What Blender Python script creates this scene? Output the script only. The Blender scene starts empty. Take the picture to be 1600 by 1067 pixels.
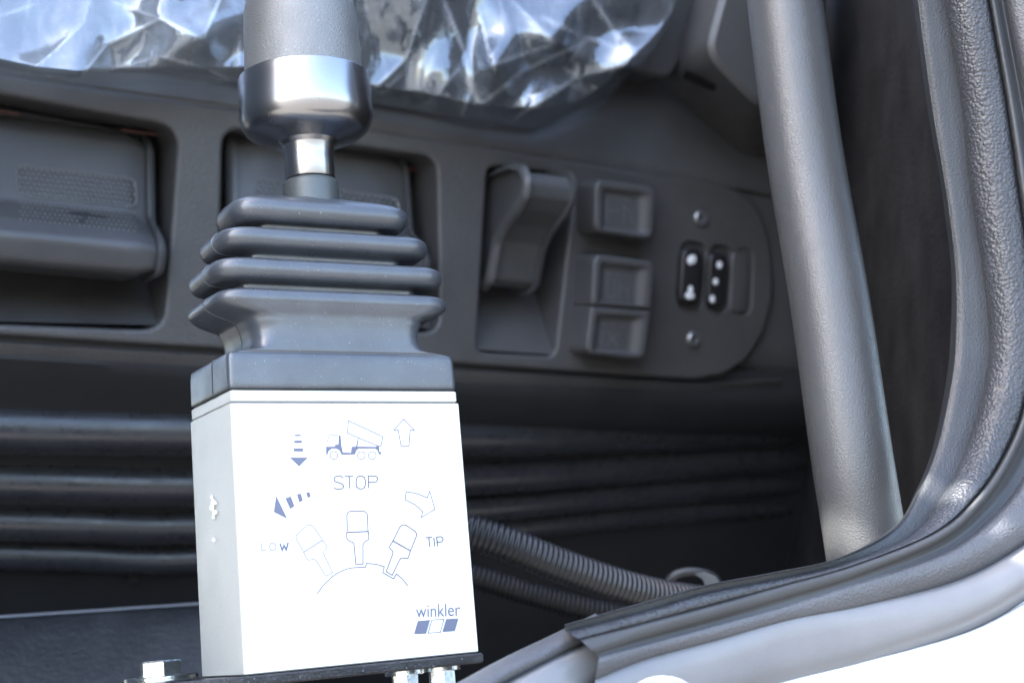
import bpy, math, random
import numpy as np
from mathutils import Vector, Matrix, noise
from mathutils.geometry import tessellate_polygon, delaunay_2d_cdt
random.seed(7)
sc = bpy.context.scene
# ------------------------------------------------------------------ camera
F_PX, IW, IH = 2294.8, 1600.0, 1067.0
def _rod(r):
    t = np.linalg.norm(r); k = r/t
    K = np.array([[0,-k[2],k[1]],[k[2],0,-k[0]],[-k[1],k[0],0]])
    return np.eye(3)+math.sin(t)*K+(1-math.cos(t))*K@K
RC = _rod(np.array([-.2072,-.5438,-.0337]))@np.array([[1,0,0],[0,0,-1],[0,1,0]],float)   # world -> camera axes (right, down, forward)
TC = np.array([-.0916,.0198,.4771])
CAM = -RC.T@TC
cd = bpy.data.cameras.new('camera'); cam = bpy.data.objects.new('camera', cd); sc.collection.objects.link(cam)
cam.matrix_world = Matrix([[*(RC.T@np.diag([1,-1,-1]))[i], CAM[i]] for i in range(3)]+[[0,0,0,1]])
cd.sensor_width = 36; cd.lens = F_PX*36/IW; cd.clip_start = .02; cd.clip_end = 500
cd.dof.use_dof = True; cd.dof.focus_distance = .492; cd.dof.aperture_fstop = 13
sc.camera = cam
# ------------------------------------------------------------------ light
SUN = Vector((-.64,0.0,.77)).normalized()
world = bpy.data.worlds.new('World'); sc.world = world; world.use_nodes = True
nt = world.node_tree; bg = nt.nodes['Background']
sky = nt.nodes.new('ShaderNodeTexSky'); sky.sky_type = 'NISHITA'; sky.sun_disc = False
sky.sun_elevation = math.asin(SUN.z); sky.sun_rotation = math.atan2(SUN.x, SUN.y)
sky.dust_density = 2.8; sky.ozone_density = .65; sky.air_density = 1.0
nt.links.new(sky.outputs[0], bg.inputs[0]); bg.inputs[1].default_value = .15
sd = bpy.data.lights.new('sun','SUN'); sd.energy = 5; sd.angle = math.radians(.5); sd.color = (1,.95,.86)
so = bpy.data.objects.new('sun', sd); sc.collection.objects.link(so)
so.rotation_euler = SUN.to_track_quat('Z','Y').to_euler()
sc.view_settings.view_transform = 'Standard'; sc.view_settings.look = 'None'
sc.view_settings.exposure = 2.95; sc.view_settings.gamma = 1
# ------------------------------------------------------------------ frames
def ray(px,py): return RC.T@np.array([(px-IW/2)/F_PX,(py-IH/2)/F_PX,1.0])
def at(px,py,z): return Vector(CAM+ray(px,py)*z)
def on_front(px,py,off=0):                 # on the front face of the control box (plane y = -off)
    r = ray(px,py); t = (-off-CAM[1])/r[1]; return Vector(CAM+r*t)
def on_side(px,py,off=0):                  # on its left side (plane x = -off)
    r = ray(px,py); t = (-off-CAM[0])/r[0]; return Vector(CAM+r*t)
_h = np.array([.8726,.0656,.484]); _h /= np.linalg.norm(_h)
_u = np.array([.07,-.997,.009]); _u -= _u.dot(_h)*_h; _u /= np.linalg.norm(_u)
PH, PU = RC.T@_h, RC.T@_u
PN = np.cross(PH,PU); PN /= np.linalg.norm(PN)
if PN.dot(CAM-np.array(at(700,400,.8))) < 0: PN = -PN
PO = np.array(at(700,400,.80))
def G(a,b,w): return Vector(PO+PH*a+PU*b+PN*w)          # console frame: along, up, towards the cab opening
def loc(px,py,w=0):
    r = ray(px,py); t = (PO+PN*w-CAM).dot(PN)/r.dot(PN); p = CAM+r*t-PO
    return (p.dot(PH), p.dot(PU))
def PP(px,py,w=0): a,b = loc(px,py,w); return G(a,b,w)
# ------------------------------------------------------------------ mesh helpers
class MB:
    def __init__(s): s.v=[]; s.f=[]
    def add(s,vs,fs):
        o=len(s.v); s.v+= [Vector(v) for v in vs]; s.f+=[tuple(i+o for i in f) for f in fs]; return s
    def loft(s,rings,c0=True,c1=True,closed=True):
        n=len(rings[0]); o=len(s.v)
        for r in rings: s.v+=[Vector(p) for p in r]
        m=n if closed else n-1
        for k in range(len(rings)-1):
            for i in range(m):
                j=(i+1)%n; s.f.append((o+k*n+i,o+k*n+j,o+(k+1)*n+j,o+(k+1)*n+i))
        if c0: s.f.append(tuple(o+i for i in range(n))[::-1])
        if c1: s.f.append(tuple(o+(len(rings)-1)*n+i for i in range(n)))
        return s
    def grid(s,rows): return s.loft(rows,False,False,False)
    def build(s,name,mat,parent=None,smooth=True,ang=38,base=None,flip=None):
        me=bpy.data.meshes.new(name)
        org = parent.matrix_world.translation.copy() if parent else (Vector(base) if base is not None else Vector((0,0,0)))
        me.from_pydata([v-org for v in s.v],[],s.f); me.validate()
        import bmesh
        bm=bmesh.new(); bm.from_mesh(me); bmesh.ops.recalc_face_normals(bm,faces=bm.faces)
        bm.to_mesh(me); bm.free()
        me.materials.append(mat)
        if smooth:
            me.polygons.foreach_set('use_smooth',[True]*len(me.polygons)); me.set_sharp_from_angle(angle=math.radians(ang))
        o=bpy.data.objects.new(name,me); sc.collection.objects.link(o)
        if parent: o.parent=parent; ORG[o.name]=org
        else: o.location=org
        o.matrix_world = Matrix.Translation(org)
        if parent: o.matrix_parent_inverse = Matrix.Identity(4); o.location=(0,0,0)
        bpy.context.view_layer.update()
        return o
ORG={}
def tag(o,label=None,cat=None,group=None,kind=None):
    if label: o['label']=label
    if cat: o['category']=cat
    if group: o['group']=group
    if kind: o['kind']=kind
    return o
def thing(name,loc_,label,cat,group=None):
    o=bpy.data.objects.new(name,None); sc.collection.objects.link(o); o.location=loc_; o.empty_display_size=.01
    bpy.context.view_layer.update(); return tag(o,label,cat,group)
def rpoly(pts,r,seg=5):
    n=len(pts); out=[]
    rs = r if isinstance(r,(list,tuple)) else [r]*n
    for i in range(n):
        p=Vector(pts[i]); a=Vector(pts[i-1]); b=Vector(pts[(i+1)%n]); rr=rs[i]
        da=(a-p); db=(b-p); la,lb=da.length,db.length; da/=la; db/=lb
        if rr<=0: out.append(tuple(p)); continue
        ang=da.angle(db); t=min(rr/math.tan(ang/2),la*.48,lb*.48)
        p0=p+da*t; p1=p+db*t
        for k in range(seg+1):
            u=k/seg; q=p0*(1-u)**2+p*2*u*(1-u)+p1*u*u; out.append(tuple(q))
    return out
def area(p): return sum(p[i-1][0]*p[i][1]-p[i][0]*p[i-1][1] for i in range(len(p)))/2
def inset(p,d):                            # d > 0 shrinks
    s=1 if area(p)>0 else -1; n=len(p); out=[]
    for i in range(n):
        a=Vector(p[i-1]); b=Vector(p[(i+1)%n]); c=Vector(p[i])
        e0=(c-a); e1=(b-c)
        if e0.length<1e-9: e0=e1
        if e1.length<1e-9: e1=e0
        e0=e0.normalized(); e1=e1.normalized()
        n0=Vector((-e0.y,e0.x)); n1=Vector((-e1.y,e1.x)); m=(n0+n1)
        if m.length<1e-6: m=n0
        m.normalize(); k=max(.5,m.dot(n0))
        out.append(tuple(c+m*(s*d/k)))
    return out
def plate(mb,poly,w0,w1,bev=.0012,fr=G,c0=False,hi=None):
    R=[[fr(a,b,w0) for a,b in poly]]
    for k in range(4):
        t=k/3*math.pi/2; R.append([fr(a,b,w1-bev+bev*math.sin(t)) for a,b in inset(poly,bev*(1-math.cos(t)))])
    return mb.loft(R,c0,True)
def pxpoly(pts,w=0): return [loc(x,y,w) for x,y in pts]
def sheet_holes(mb,outer,holes,w):
    polys=[[Vector((a,b,0)) for a,b in outer]]+[[Vector((a,b,0)) for a,b in h] for h in holes]
    flat=[p for q in polys for p in q]; tr=tessellate_polygon(polys)
    mb.add([G(p.x,p.y,w) for p in flat],[tuple(t) for t in tr])
def catmull(P,n):
    P=[np.array(p,float) for p in P]; Q=[2*P[0]-P[1]]+P+[2*P[-1]-P[-2]]; out=[]
    for i in range(1,len(Q)-2):
        for k in range(n):
            t=k/n; a,b,c,d=Q[i-1:i+3]
            out.append(.5*((2*b)+(-a+c)*t+(2*a-5*b+4*c-d)*t*t+(-a+3*b-3*c+d)*t**3))
    out.append(P[-1]); return out
def sweep(mb,path,rad,n=24,caps=True):
    P=[Vector(p) for p in path]; up=Vector((.3,-.5,.8)).normalized(); rings=[]
    for i,p in enumerate(P):
        t=(P[min(i+1,len(P)-1)]-P[max(i-1,0)]).normalized()
        x=(up-t*up.dot(t)).normalized(); y=t.cross(x); r=rad(i) if callable(rad) else rad; up=x
        rings.append([p+(x*math.cos(2*math.pi*k/n)+y*math.sin(2*math.pi*k/n))*r for k in range(n)])
    return mb.loft(rings,caps,caps)
def resample(P,step):
    P=[Vector(p) for p in P]; out=[P[0]]; acc=0
    for a,b in zip(P,P[1:]):
        L=(b-a).length; d=step-acc
        while d<=L: out.append(a+(b-a)*(d/L)); d+=step
        acc=(acc+L)%step
    return out
def lathe(mb,prof,cx,cy,n=64,caps=True,frame=None):
    rings=[]
    for r,z in prof:
        rings.append([Vector((cx+r*math.cos(2*math.pi*k/n),cy+r*math.sin(2*math.pi*k/n),z)) if frame is None
                      else frame(r*math.cos(2*math.pi*k/n),r*math.sin(2*math.pi*k/n),z) for k in range(n)])
    return mb.loft(rings,caps,caps)
# ------------------------------------------------------------------ materials
def mat(name,col,rough=.5,metal=0,spec=.5,grain=None,leather=None,mott=.12,coat=0,brush=None,rvar=.06,dust=0,sheen=0):
    m=bpy.data.materials.new(name); m.use_nodes=True; N=m.node_tree.nodes; L=m.node_tree.links; b=N['Principled BSDF']
    b.inputs['Metallic'].default_value=metal; b.inputs['Specular IOR Level'].default_value=spec
    b.inputs['Coat Weight'].default_value=coat; b.inputs['Coat Roughness'].default_value=.15
    tc=N.new('ShaderNodeTexCoord'); co=tc.outputs['Object']
    def nz(scale,detail=4,rgh=.6):
        x=N.new('ShaderNodeTexNoise'); x.inputs['Scale'].default_value=scale; x.inputs['Detail'].default_value=detail
        x.inputs['Roughness'].default_value=rgh; L.new(co,x.inputs['Vector']); return x
    def mix(f,a,c,typ='MIX'):
        x=N.new('ShaderNodeMix'); x.data_type='RGBA'; x.blend_type=typ
        for s,v in ((x.inputs[0],f),(x.inputs[6],a),(x.inputs[7],c)):
            if hasattr(v,'is_linked') or hasattr(v,'node'): L.new(v,s)
            else: s.default_value=v
        return x.outputs[2]
    def ramp(src,p0,p1,v0=0,v1=1):
        x=N.new('ShaderNodeMapRange'); x.inputs[1].default_value=p0; x.inputs[2].default_value=p1
        x.inputs[3].default_value=v0; x.inputs[4].default_value=v1; L.new(src,x.inputs[0]); return x.outputs[0]
    c0=(*[v*(1-mott) for v in col],1); c1=(*[min(1,v*(1+mott)) for v in col],1)
    c=mix(ramp(nz(28).outputs[0],.3,.7),c0,c1)
    if dust:
        d=nz(1500,2,.5); f=ramp(d.outputs[0],.70,.76,0,dust); c=mix(f,c,(.5,.52,.55,1))
        d2=nz(60,5,.7); f2=ramp(d2.outputs[0],.45,.8,0,dust*.12); c=mix(f2,c,(.35,.36,.38,1))
    L.new(c,b.inputs['Base Color'])
    L.new(ramp(nz(90).outputs[0],.3,.7,max(.02,rough-rvar),min(1,rough+rvar)),b.inputs['Roughness'])
    h=None
    if leather:
        sc_,st=leather
        v=N.new('ShaderNodeTexVoronoi'); v.inputs['Scale'].default_value=sc_; v.feature='SMOOTH_F1'; v.inputs['Smoothness'].default_value=.6
        w=nz(sc_*.5,2); mp=mix(.0008,co,w.outputs['Color'],'ADD'); L.new(mp,v.inputs['Vector'])
        bp=N.new('ShaderNodeBump'); bp.invert=True; bp.inputs['Strength'].default_value=st; bp.inputs['Distance'].default_value=.6/sc_
        L.new(v.outputs['Distance'],bp.inputs['Height']); h=bp
    if grain:
        sc_,st=grain; g=nz(sc_,3,.6); bp=N.new('ShaderNodeBump'); bp.inputs['Strength'].default_value=st
        bp.inputs['Distance'].default_value=.5/sc_; L.new(g.outputs[0],bp.inputs['Height'])
        if h: L.new(h.outputs[0],bp.inputs['Normal'])
        h=bp
    if h: L.new(h.outputs[0],b.inputs['Normal'])
    return m
M={}
M['leather']=mat('leather_grain_plastic',(.067,.066,.067),.37,leather=(1050,.6),grain=(2500,.15))
M['plastic']=mat('smooth_grey_plastic',(.069,.069,.071),.37,grain=(1600,.25))
M['dark']=mat('dark_plastic',(.034,.036,.040),.40,grain=(1200,.3))
M['flap']=mat('flap_plastic',(.066,.067,.070),.34,grain=(2200,.2))
M['rubber']=mat('bellows_rubber',(.050,.057,.068),.32,spec=1.0,grain=(900,.12),dust=.55,mott=.2)
M['paint']=mat('pale_grey_paint',(.80,.81,.79),.38,grain=(700,.05),mott=.02)
M['casing']=mat('shade_grey_casing',(.46,.475,.455),.42,grain=(900,.15),mott=.05,dust=.15)  # greyer than the front: the sides' dimmer light is put into the colour
M['ink']=mat('blue_ink',(.12,.135,.20),.5,mott=.05)
M['inkl']=mat('line_blue_ink',(.12,.13,.18),.5,mott=.1)
M['inkf']=mat('pale_blue_ink',(.27,.285,.36),.5,mott=.1)  # paler ink for the faint strokes
M['knob']=mat('speckled_grey_knob',(.20,.20,.195),.40,metal=.5,grain=(1700,1.0),dust=1.0)
M['chrome']=mat('satin_steel',(.40,.40,.41),.26,metal=1,mott=.03,rvar=.015)
M['collar']=mat('cast_collar',(.09,.10,.10),.4,metal=.4,grain=(2000,.4),dust=.5)
M['zinc']=mat('zinc_plated_steel',(.75,.80,.80),.22,metal=1,grain=(900,.2),mott=.1)
M['blackpaint']=mat('black_painted_steel',(.018,.018,.02),.28,grain=(900,.6),dust=.9)
M['rail']=mat('grained_grey_plastic_rail',(.058,.060,.063),.35,spec=.7,leather=(2000,.42),grain=(2600,.2),mott=.05)
M['seal']=mat('leather_grain_rubber',(.034,.037,.044),.42,leather=(950,.7),mott=.2)
M['sealsmooth']=mat('smooth_rubber_seal',(.044,.046,.050),.52,grain=(500,.15),mott=.15)
M['sealouter']=mat('grey_outer_rubber',(.165,.17,.182),.34,grain=(600,.12),mott=.1)
M['sealmid']=mat('mid_grey_rubber',(.075,.078,.087),.42,leather=(1200,.5),mott=.15)
M['screw']=mat('dull_screw',(.30,.31,.32),.35,metal=.8)
M['dimhose']=mat('shaded_black_conduit',(.008,.008,.009),.5,spec=.3)  # darker copy of the hose colour, paints in the lower hose's shade
M['pad']=mat('grip_pad_plastic',(.13,.137,.148),.34)
M['flange']=mat('dark_grained_flange',(.030,.033,.038),.48,leather=(1500,.4),mott=.2)
M['slate']=mat('slate_painted_steel',(.016,.018,.020),.45,grain=(300,.3),mott=.3,dust=.2)
M['white']=mat('white_body_paint',(.82,.82,.82),.2,coat=.6,mott=.01)
M['black']=mat('black_carpet',(.023,.022,.023),.8,grain=(400,.6),spec=.2,mott=.4)
M['ridge']=mat('ribbed_black_plastic',(.030,.032,.037),.30,spec=.8,grain=(700,.15),rvar=.1)
M['backing']=mat('matt_black_backing',(.026,.027,.030),.65,spec=.3)
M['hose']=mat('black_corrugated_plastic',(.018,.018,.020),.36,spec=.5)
M['fabric']=mat('dark_seat_fabric',(.035,.037,.042),.7,grain=(260,.8),mott=.5)
M['whitemark']=mat('white_symbol_paint',(.8,.82,.85),.4,mott=.02)
M['orange']=mat('orange_red_plastic',(.07,.018,.012),.5)
M['engrave']=mat('symbol_grey',(.105,.11,.12),.5)
M['trim']=mat('sun_block_grey',(.05,.05,.05),.7)
M['lightgrey']=mat('headliner',(.35,.35,.34),.8)
M['concrete']=mat('concrete',(.07,.067,.063),.85)
# ------------------------------------------------------------------ the setting
o=MB().add([(-60,-60,-1.6),(60,-60,-1.6),(60,60,-1.6),(-60,60,-1.6)],[(0,1,2,3)]).build('ground',M['concrete']); tag(o,kind='structure')
def boxm(mb,x0,x1,y0,y1,z0,z1):
    v=[(x,y,z) for z in (z0,z1) for y in (y0,y1) for x in (x0,x1)]
    return mb.add(v,[(0,2,3,1),(4,5,7,6),(0,1,5,4),(2,6,7,3),(0,4,6,2),(1,3,7,5)])
o=boxm(MB(),-.55,1.0,.06,1.2,-.26,-.22).build('cab_floor',M['black'],smooth=False); tag(o,kind='structure')
# unseen wall added to shade the opening; notch and hole let sun patches through
mb=MB(); outer=[(-.15,-.26),(1.2,-.26),(1.2,1.9),(-.15,1.9),(-.15,.790),(-.04,.790),(-.04,.735),(-.15,.735)]
polys=[[Vector((y,z,0)) for y,z in outer],[Vector((y,z,0)) for y,z in ((.040,.684),(.040,.724),(.078,.724),(.078,.684))]]
flat=[p for q in polys for p in q]; tr=tessellate_polygon(polys)
for x in (-.50,-.46): mb.add([(x,p.x,p.y) for p in flat],[tuple(t) for t in tr])
for q in polys:
    n=len(q); mb.add([(-.50,p.x,p.y) for p in q]+[(-.46,p.x,p.y) for p in q],[(i,(i+1)%n,(i+1)%n+n,i+n) for i in range(n)])
o=mb.build('sun_block_wall',M['trim'],smooth=False); tag(o,kind='structure')
# side wall of the footwell beyond the rail
mb=MB(); rows=[]
for py in range(-620,1101,60):
    rows.append([at(x,py,z) for x,z in ((1150,1.13),(1250,1.0),(1350,.86),(1420,.74),(1480,.64),(1540,.57))])
mb.grid(rows); o=mb.build('footwell_wall',M['black']); tag(o,kind='structure')
# ------------------------------------------------------------------ the storage console
cons=thing('storage_console',PP(500,560,0),'dark grey moulded console with flap compartments, lever and switches behind the control box','console')
WF=.004
outl=rpoly(pxpoly([(-140,98),(585,205),(1060,280),(1117,287),(1155,301),(1180,330),(1195,370),(1202,430),(1201,470),(1188,520),(1160,563),(1125,585),(1080,593),(740,570),(-140,515)]),[.01,.3]+[.02]*11+[.3,.01],5)
hole1=rpoly(pxpoly([(-160,128),(276,200),(252,516),(-160,502)]),[.01,.012,.012,.01],5)
hole2=rpoly(pxpoly([(345,200),(678,247),(682,520),(338,505)]),.010,5)
hole3=rpoly(pxpoly([(757,260),(893,274),(862,556),(740,550)]),.006,4)
slotA=rpoly(pxpoly([(1058,376),(1098,380),(1091,488),(1052,484)]),.007,4)
slotB=rpoly(pxpoly([(1104,381),(1138,385),(1131,492),(1098,488)]),.007,4)
slotC=rpoly(pxpoly([(1141,387),(1172,390),(1168,494),(1136,492)]),.007,4)
# main face with its openings, rolled outer edge
mb=MB(); holes=[(hole2,.046),(hole3,.035),(slotA,.003),(slotB,.003),(slotC,.001)]
# left opening runs out of the console's end: keep it inside the outline
hole1=rpoly(pxpoly([(-120,128),(276,200),(252,516),(-120,502)]),[.01,.012,.012,.01],5)
holes=[(hole1,.046)]+holes
bv=.0022
io=inset(outl,bv)
sheet_holes(mb,io,[inset(h,-bv if d>.01 else -.0008) for h,d in holes],WF)
R=[]
for k in range(5):
    t=k/4*math.pi/2; R.append([G(a,b,WF-bv+bv*math.cos(t)) for a,b in inset(outl,bv*(1-math.sin(t)))])
R.append([G(a,b,-.006) for a,b in outl]); mb.loft(R,False,False)
for h,d in holes:
    e=bv if d>.01 else .0008; R=[]
    for k in range(5):
        t=k/4*math.pi/2; R.append([G(a,b,WF-e+e*math.cos(t)) for a,b in inset(h,-e*(1-math.sin(t)))])
    R.append([G(a,b,WF-d) for a,b in h]); mb.loft(R,False,True)
mb.build('fascia',M['leather'],cons,ang=50)
# scooped backs in the two big openings and the lever slot
def scoop(px0,px1,y0,y1,w0,w1,name,m,ex=1.8):
    mb=MB(); rows=[]
    for k in range(9):
        t=k/8; y=y0+(y1-y0)*t; w=w0+(w1-w0)*(t**ex); rows.append([PP(px0+(px1-px0)*i/6,y+(i/6)*8,w) for i in range(7)])
    return mb.grid(rows).build(name,m,cons)
scoop(-110,256,400,500,-.038,.001,'scooped_back',M['leather'])
scoop(348,672,400,505,-.038,.001,'scooped_back',M['leather'])
def flap(pxl,pxr,prof,name):
    # prof: pixel row and height of the section; swept along the console with rounded ends
    pm=(pxl+pxr)/2; pts=[]
    a0=loc(pxl,300,0)[0]; a1=loc(pxr,300,0)[0]
    P=[(loc(pm,y,w)[1],w) for y,w in prof]; P=rpoly(P,.007,4)
    secs=[]; r=.005
    for t in range(0,91,15): secs.append((a0+r*(1-math.sin(math.radians(t))),inset(P,r*(1-math.cos(math.radians(t))))))
    for i in range(1,10): secs.append((a0+r+(a1-a0-2*r)*i/10,P))
    for t in range(90,-1,-15): secs.append((a1-r*(1-math.sin(math.radians(t))),inset(P,r*(1-math.cos(math.radians(t))))))
    return MB().loft([[G(a,b,w) for b,w in s] for a,s in secs]).build(name,M['flap'],cons,ang=75)
prof1=[(188,-.022),(205,-.014),(322,-.002),(344,.014),(368,.023),(416,.020),(428,-.004),(405,-.034),(200,-.034)]
f1=flap(-130,252,prof1,'pull_flap')
prof2=[(222,-.022),(240,-.014),(344,-.002),(366,.014),(390,.023),(436,.020),(448,-.004),(425,-.034),(235,-.034)]
f2=flap(362,658,prof2,'pull_flap')
def surfer(prof,pm):
    K_=sorted((loc(pm,y,w)[1],w) for y,w in prof[:6]); bs=[k[0] for k in K_]; ws=[k[1] for k in K_]
    wf=lambda b:float(np.interp(b,bs,ws))
    def surf(px,py):
        w=0
        for _ in range(12): w=.5*w+.5*wf(loc(px,py,w)[1])
        return Vector(loc(px,py,w))
    return wf,surf
def pad(fl,q,wf,surf,rowsn,coln):
    c=[tuple(surf(*p)) for p in q]; R=even(rpoly(c,.004,5),60); mb=MB()
    mb.loft([[G(a,b,wf(b)+h) for a,b in inset(R,d)] for d,h in ((-.0007,-.0005),(-.0004,.0004),(0,.0007),(.0005,.0004),(.0009,-.0002))],False,False)
    mb.build('pad_rim',M['pad'],fl)
    mb=MB(); tl,tr,br,bl=[Vector(x) for x in c]
    for i in range(rowsn):
        for j in range(coln):
            u=(j+.5+(.5 if i%2 else 0))/(coln+.5); v=(i+.6)/(rowsn+.2)
            p=(tl*(1-u)+tr*u)*(1-v)+(bl*(1-u)+br*u)*v; r=.0009; w=wf(p.y)
            rg=[[G(p.x+rr*math.cos(k*math.pi/4),p.y+rr*math.sin(k*math.pi/4),w+z) for k in range(8)] for rr,z in ((r,-.0004),(r*.9,.0008),(r*.5,.0013))]
            mb.loft(rg,False,True)
    o=mb.build('grip_dots',M['pad'],fl); tag(o,kind='stuff')
def sst(a,b,x):
    t=min(1,max(0,(x-a)/(b-a))); return t*t*(3-2*t)
def even(poly,n):
    P=[Vector(p) for p in poly]; P.append(P[0]); L=[0]
    for a,b in zip(P,P[1:]): L.append(L[-1]+(b-a).length)
    out=[]
    for k in range(n):
        d=L[-1]*k/n; i=max(j for j in range(len(L)) if L[j]<=d); i=min(i,len(P)-2); out.append(tuple(P[i]+(P[i+1]-P[i])*((d-L[i])/max(1e-9,L[i+1]-L[i]))))
    return out
wf1,su1=surfer(prof1,61); wf2,su2=surfer(prof2,510)
pad(f1,[(26,258),(212,279),(214,325),(26,306)],wf1,su1,6,22)
pad(f2,[(400,279),(622,310),(626,345),(400,318)],wf2,su2,5,22)
mb=MB()
for i in range(5):
    for j in range(24):
        p=su1(32+j*7.7+(3.9 if i%2 else 0),314+i*6.5+(32+j*7.7)*.1); r=.0007; w=wf1(p.y)
        mb.loft([[G(p.x+rr*math.cos(k*math.pi/3),p.y+rr*math.sin(k*math.pi/3),w+z) for k in range(6)] for rr,z in ((r,-.001),(r*.8,.0005),(r*.3,.0008))],False,True)
o=mb.build('grip_dots',M['pad'],f1); tag(o,kind='stuff')
def ribbon_on(mb,pts,wd,fr,closed=False):
    P=[Vector(p) for p in pts]; n=len(P); Lf=[];Rt=[]
    for i in range(n):
        a=P[(i-1)%n] if closed or i>0 else None; b=P[(i+1)%n] if closed or i<n-1 else None
        d0=(P[i]-a).normalized() if a is not None else None; d1=(b-P[i]).normalized() if b is not None else None
        if d0 is None: d0=d1
        if d1 is None: d1=d0
        n0=Vector((-d0.y,d0.x)); n1=Vector((-d1.y,d1.x)); m=n0+n1; m=m.normalized() if m.length>1e-6 else n0
        k=wd/2/max(.4,m.dot(n0)); Lf.append(P[i]+m*k); Rt.append(P[i]-m*k)
    vs=[fr(p) for p in Lf]+[fr(p) for p in Rt]; fs=[(i,(i+1)%n,(i+1)%n+n,i+n) for i in range(n if closed else n-1)]
    mb.add(vs,fs)
mb=MB()
for h,seq in ((.0011,[(108,326),(136,333),(128,347),(120,341)]),(.0013,[(108,332),(166,339)])):
    def fr_(p,h=h):
        q=su1(p.x,p.y); return G(q.x,q.y,wf1(q.y)+h)
    ribbon_on(mb,seq,2.2,fr_)
mb.build('arrow_mark',M['dark'],f1,smooth=False)
# orange strips behind the upper lips
for q in ([(190,204),(246,212)],[(-20,172),(30,180)],[(596,258),(650,267)]):
    mb=MB(); (x0,y0),(x1,y1)=q
    mb.loft([[PP(x,y-3,-.020),PP(x,y+1,-.020),PP(x,y+1,-.024),PP(x,y-3,-.024)] for x,y in ((x0,y0),(x1,y1))]).build('orange_strip',M['orange'],cons)
# lever in its slot
scoop(744,868,446,546,-.030,.002,'slot_ramp',M['plastic'],1.0)
lv=[(284,-.024),(268,.002),(258,.020),(261,.034),(285,.041),(314,.039),(338,.031),(362,.019),(388,.011),(420,.008),(448,.006),(461,-.004),(456,-.024)]
pmx={0:0}
def leverprof():
    out=[]
    for y,w in lv: out.append((loc(806+w*1300,y,w)[1],w))
    return rpoly(out,.009,6)
a0=loc(764,300,0)[0]; a1=loc(849,300,0)[0]; P=leverprof(); secs=[]; r=.004
for t in range(0,91,15): secs.append((a0+r*(1-math.sin(math.radians(t))),inset(P,r*(1-math.cos(math.radians(t))))))
for t in range(90,-1,-15): secs.append((a1-r*(1-math.sin(math.radians(t))),inset(P,r*(1-math.cos(math.radians(t))))))
lev=MB().loft([[G(a,b,w) for b,w in s] for a,s in secs]).build('pull_lever',M['flap'],cons,ang=50)
# rocker switches
def sst(a,b,x):
    t=min(1,max(0,(x-a)/(b-a))); return t*t*(3-2*t)
def even(poly,n):
    P=[Vector(p) for p in poly]; P.append(P[0]); L=[0]
    for a,b in zip(P,P[1:]): L.append(L[-1]+(b-a).length)
    out=[]
    for k in range(n):
        d=L[-1]*k/n; i=max(j for j in range(len(L)) if L[j]<=d); i=min(i,len(P)-2); out.append(tuple(P[i]+(P[i+1]-P[i])*((d-L[i])/max(1e-9,L[i+1]-L[i]))))
    return out
def switch(base,face,wf,glyph):
    sb=rpoly(pxpoly(base,WF),.004,5); mb=MB(); plate(mb,sb,WF-.002,WF+.0016,.0012)
    o=mb.build('rocker_switch',M['dark'],cons)
    for k,fc in enumerate(face):
        c=pxpoly(fc,wf); q0=.0058; rr_=[q0]*4 if len(face)==1 else ([q0,q0,.0012,.0012] if k==0 else [.0012,.0012,q0,q0]); R=even(rpoly(c,rr_,6),96)
        tl,tr,br,bl=[Vector(x) for x in c]; U=(tr-tl); V=(bl-tl)
        def uv(p):
            d=Vector(p)-tl; det=U.x*V.y-U.y*V.x; return ((d.x*V.y-d.y*V.x)/det,(U.x*d.y-U.y*d.x)/det)
        def wd(p):
            u,v=uv(p); return wf-.0034*sst(.10,.2,u)*sst(.13,.24,v)*(1-sst(.70,.92,u))*(1-sst(.86,.97,v))
        rings=[[G(a,b,WF) for a,b in inset(R,-.0010)]]
        for j in range(5):
            t=j/4*math.pi/2; rings.append([G(a,b,wf-.0024+.0024*math.sin(t)) for a,b in inset(R,.0018*(1-math.cos(t)))])
        Q=inset(R,.0018); cx=sum(p[0] for p in Q)/len(Q); cy=sum(p[1] for p in Q)/len(Q)
        for j in range(1,15):
            q=[(p[0]*(1-j/15)+cx*j/15,p[1]*(1-j/15)+cy*j/15) for p in Q]; rings.append([G(a,b,wd((a,b))) for a,b in q])
        MB().loft(rings,False,True).build('rocker_cap',M['plastic'],o,ang=60)
        mb=MB()
        for gi,g in enumerate(glyph[k]):
            ribbon_on(mb,[tl+U*(.24+.4*x)+V*(.30+.5*y) for x,y in g],.0007,lambda p,g=gi:G(p.x,p.y,wf-.0034+.00008+g*1e-5))
        mb.build('rocker_symbol',M['engrave'],o,smooth=False)
sw1=[[(0,0),(1,0)],[(0,.0),(0,1)],[(.0,.5),(.5,.5)],[(.7,.2),(.7,1)],[(.7,.3),(1,.5),(1,.9)]]
sw2=[[(0,.1),(.25,.1)],[(.4,.1),(.6,.1)],[(.75,.1),(1,.1)],[(.1,.3),(.1,1),(.4,1),(.4,.3)],[(.6,.3),(.6,1)],[(.6,.6),(.95,.6),(.95,1)]]
sw3=[[(0,.1),(.25,.1)],[(.4,.1),(.6,.1)],[(.75,.1),(1,.1)],[(.1,.3),(.1,1)],[(.3,.4),(.8,1)],[(.8,.4),(.3,1)]]
switch([(908,280),(1002,290),(997,374),(907,362)],[[(930,279),(1026,292),(1022,376),(929,362)]],.022,[sw1])
switch([(906,392),(1000,402),(988,560),(892,552)],[[(929,396),(1025,408),(1019,484),(924,477)],[(924,478.5),(1019,485.5),(1009,563),(915,553)]],.022,[sw2,sw3])
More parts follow.
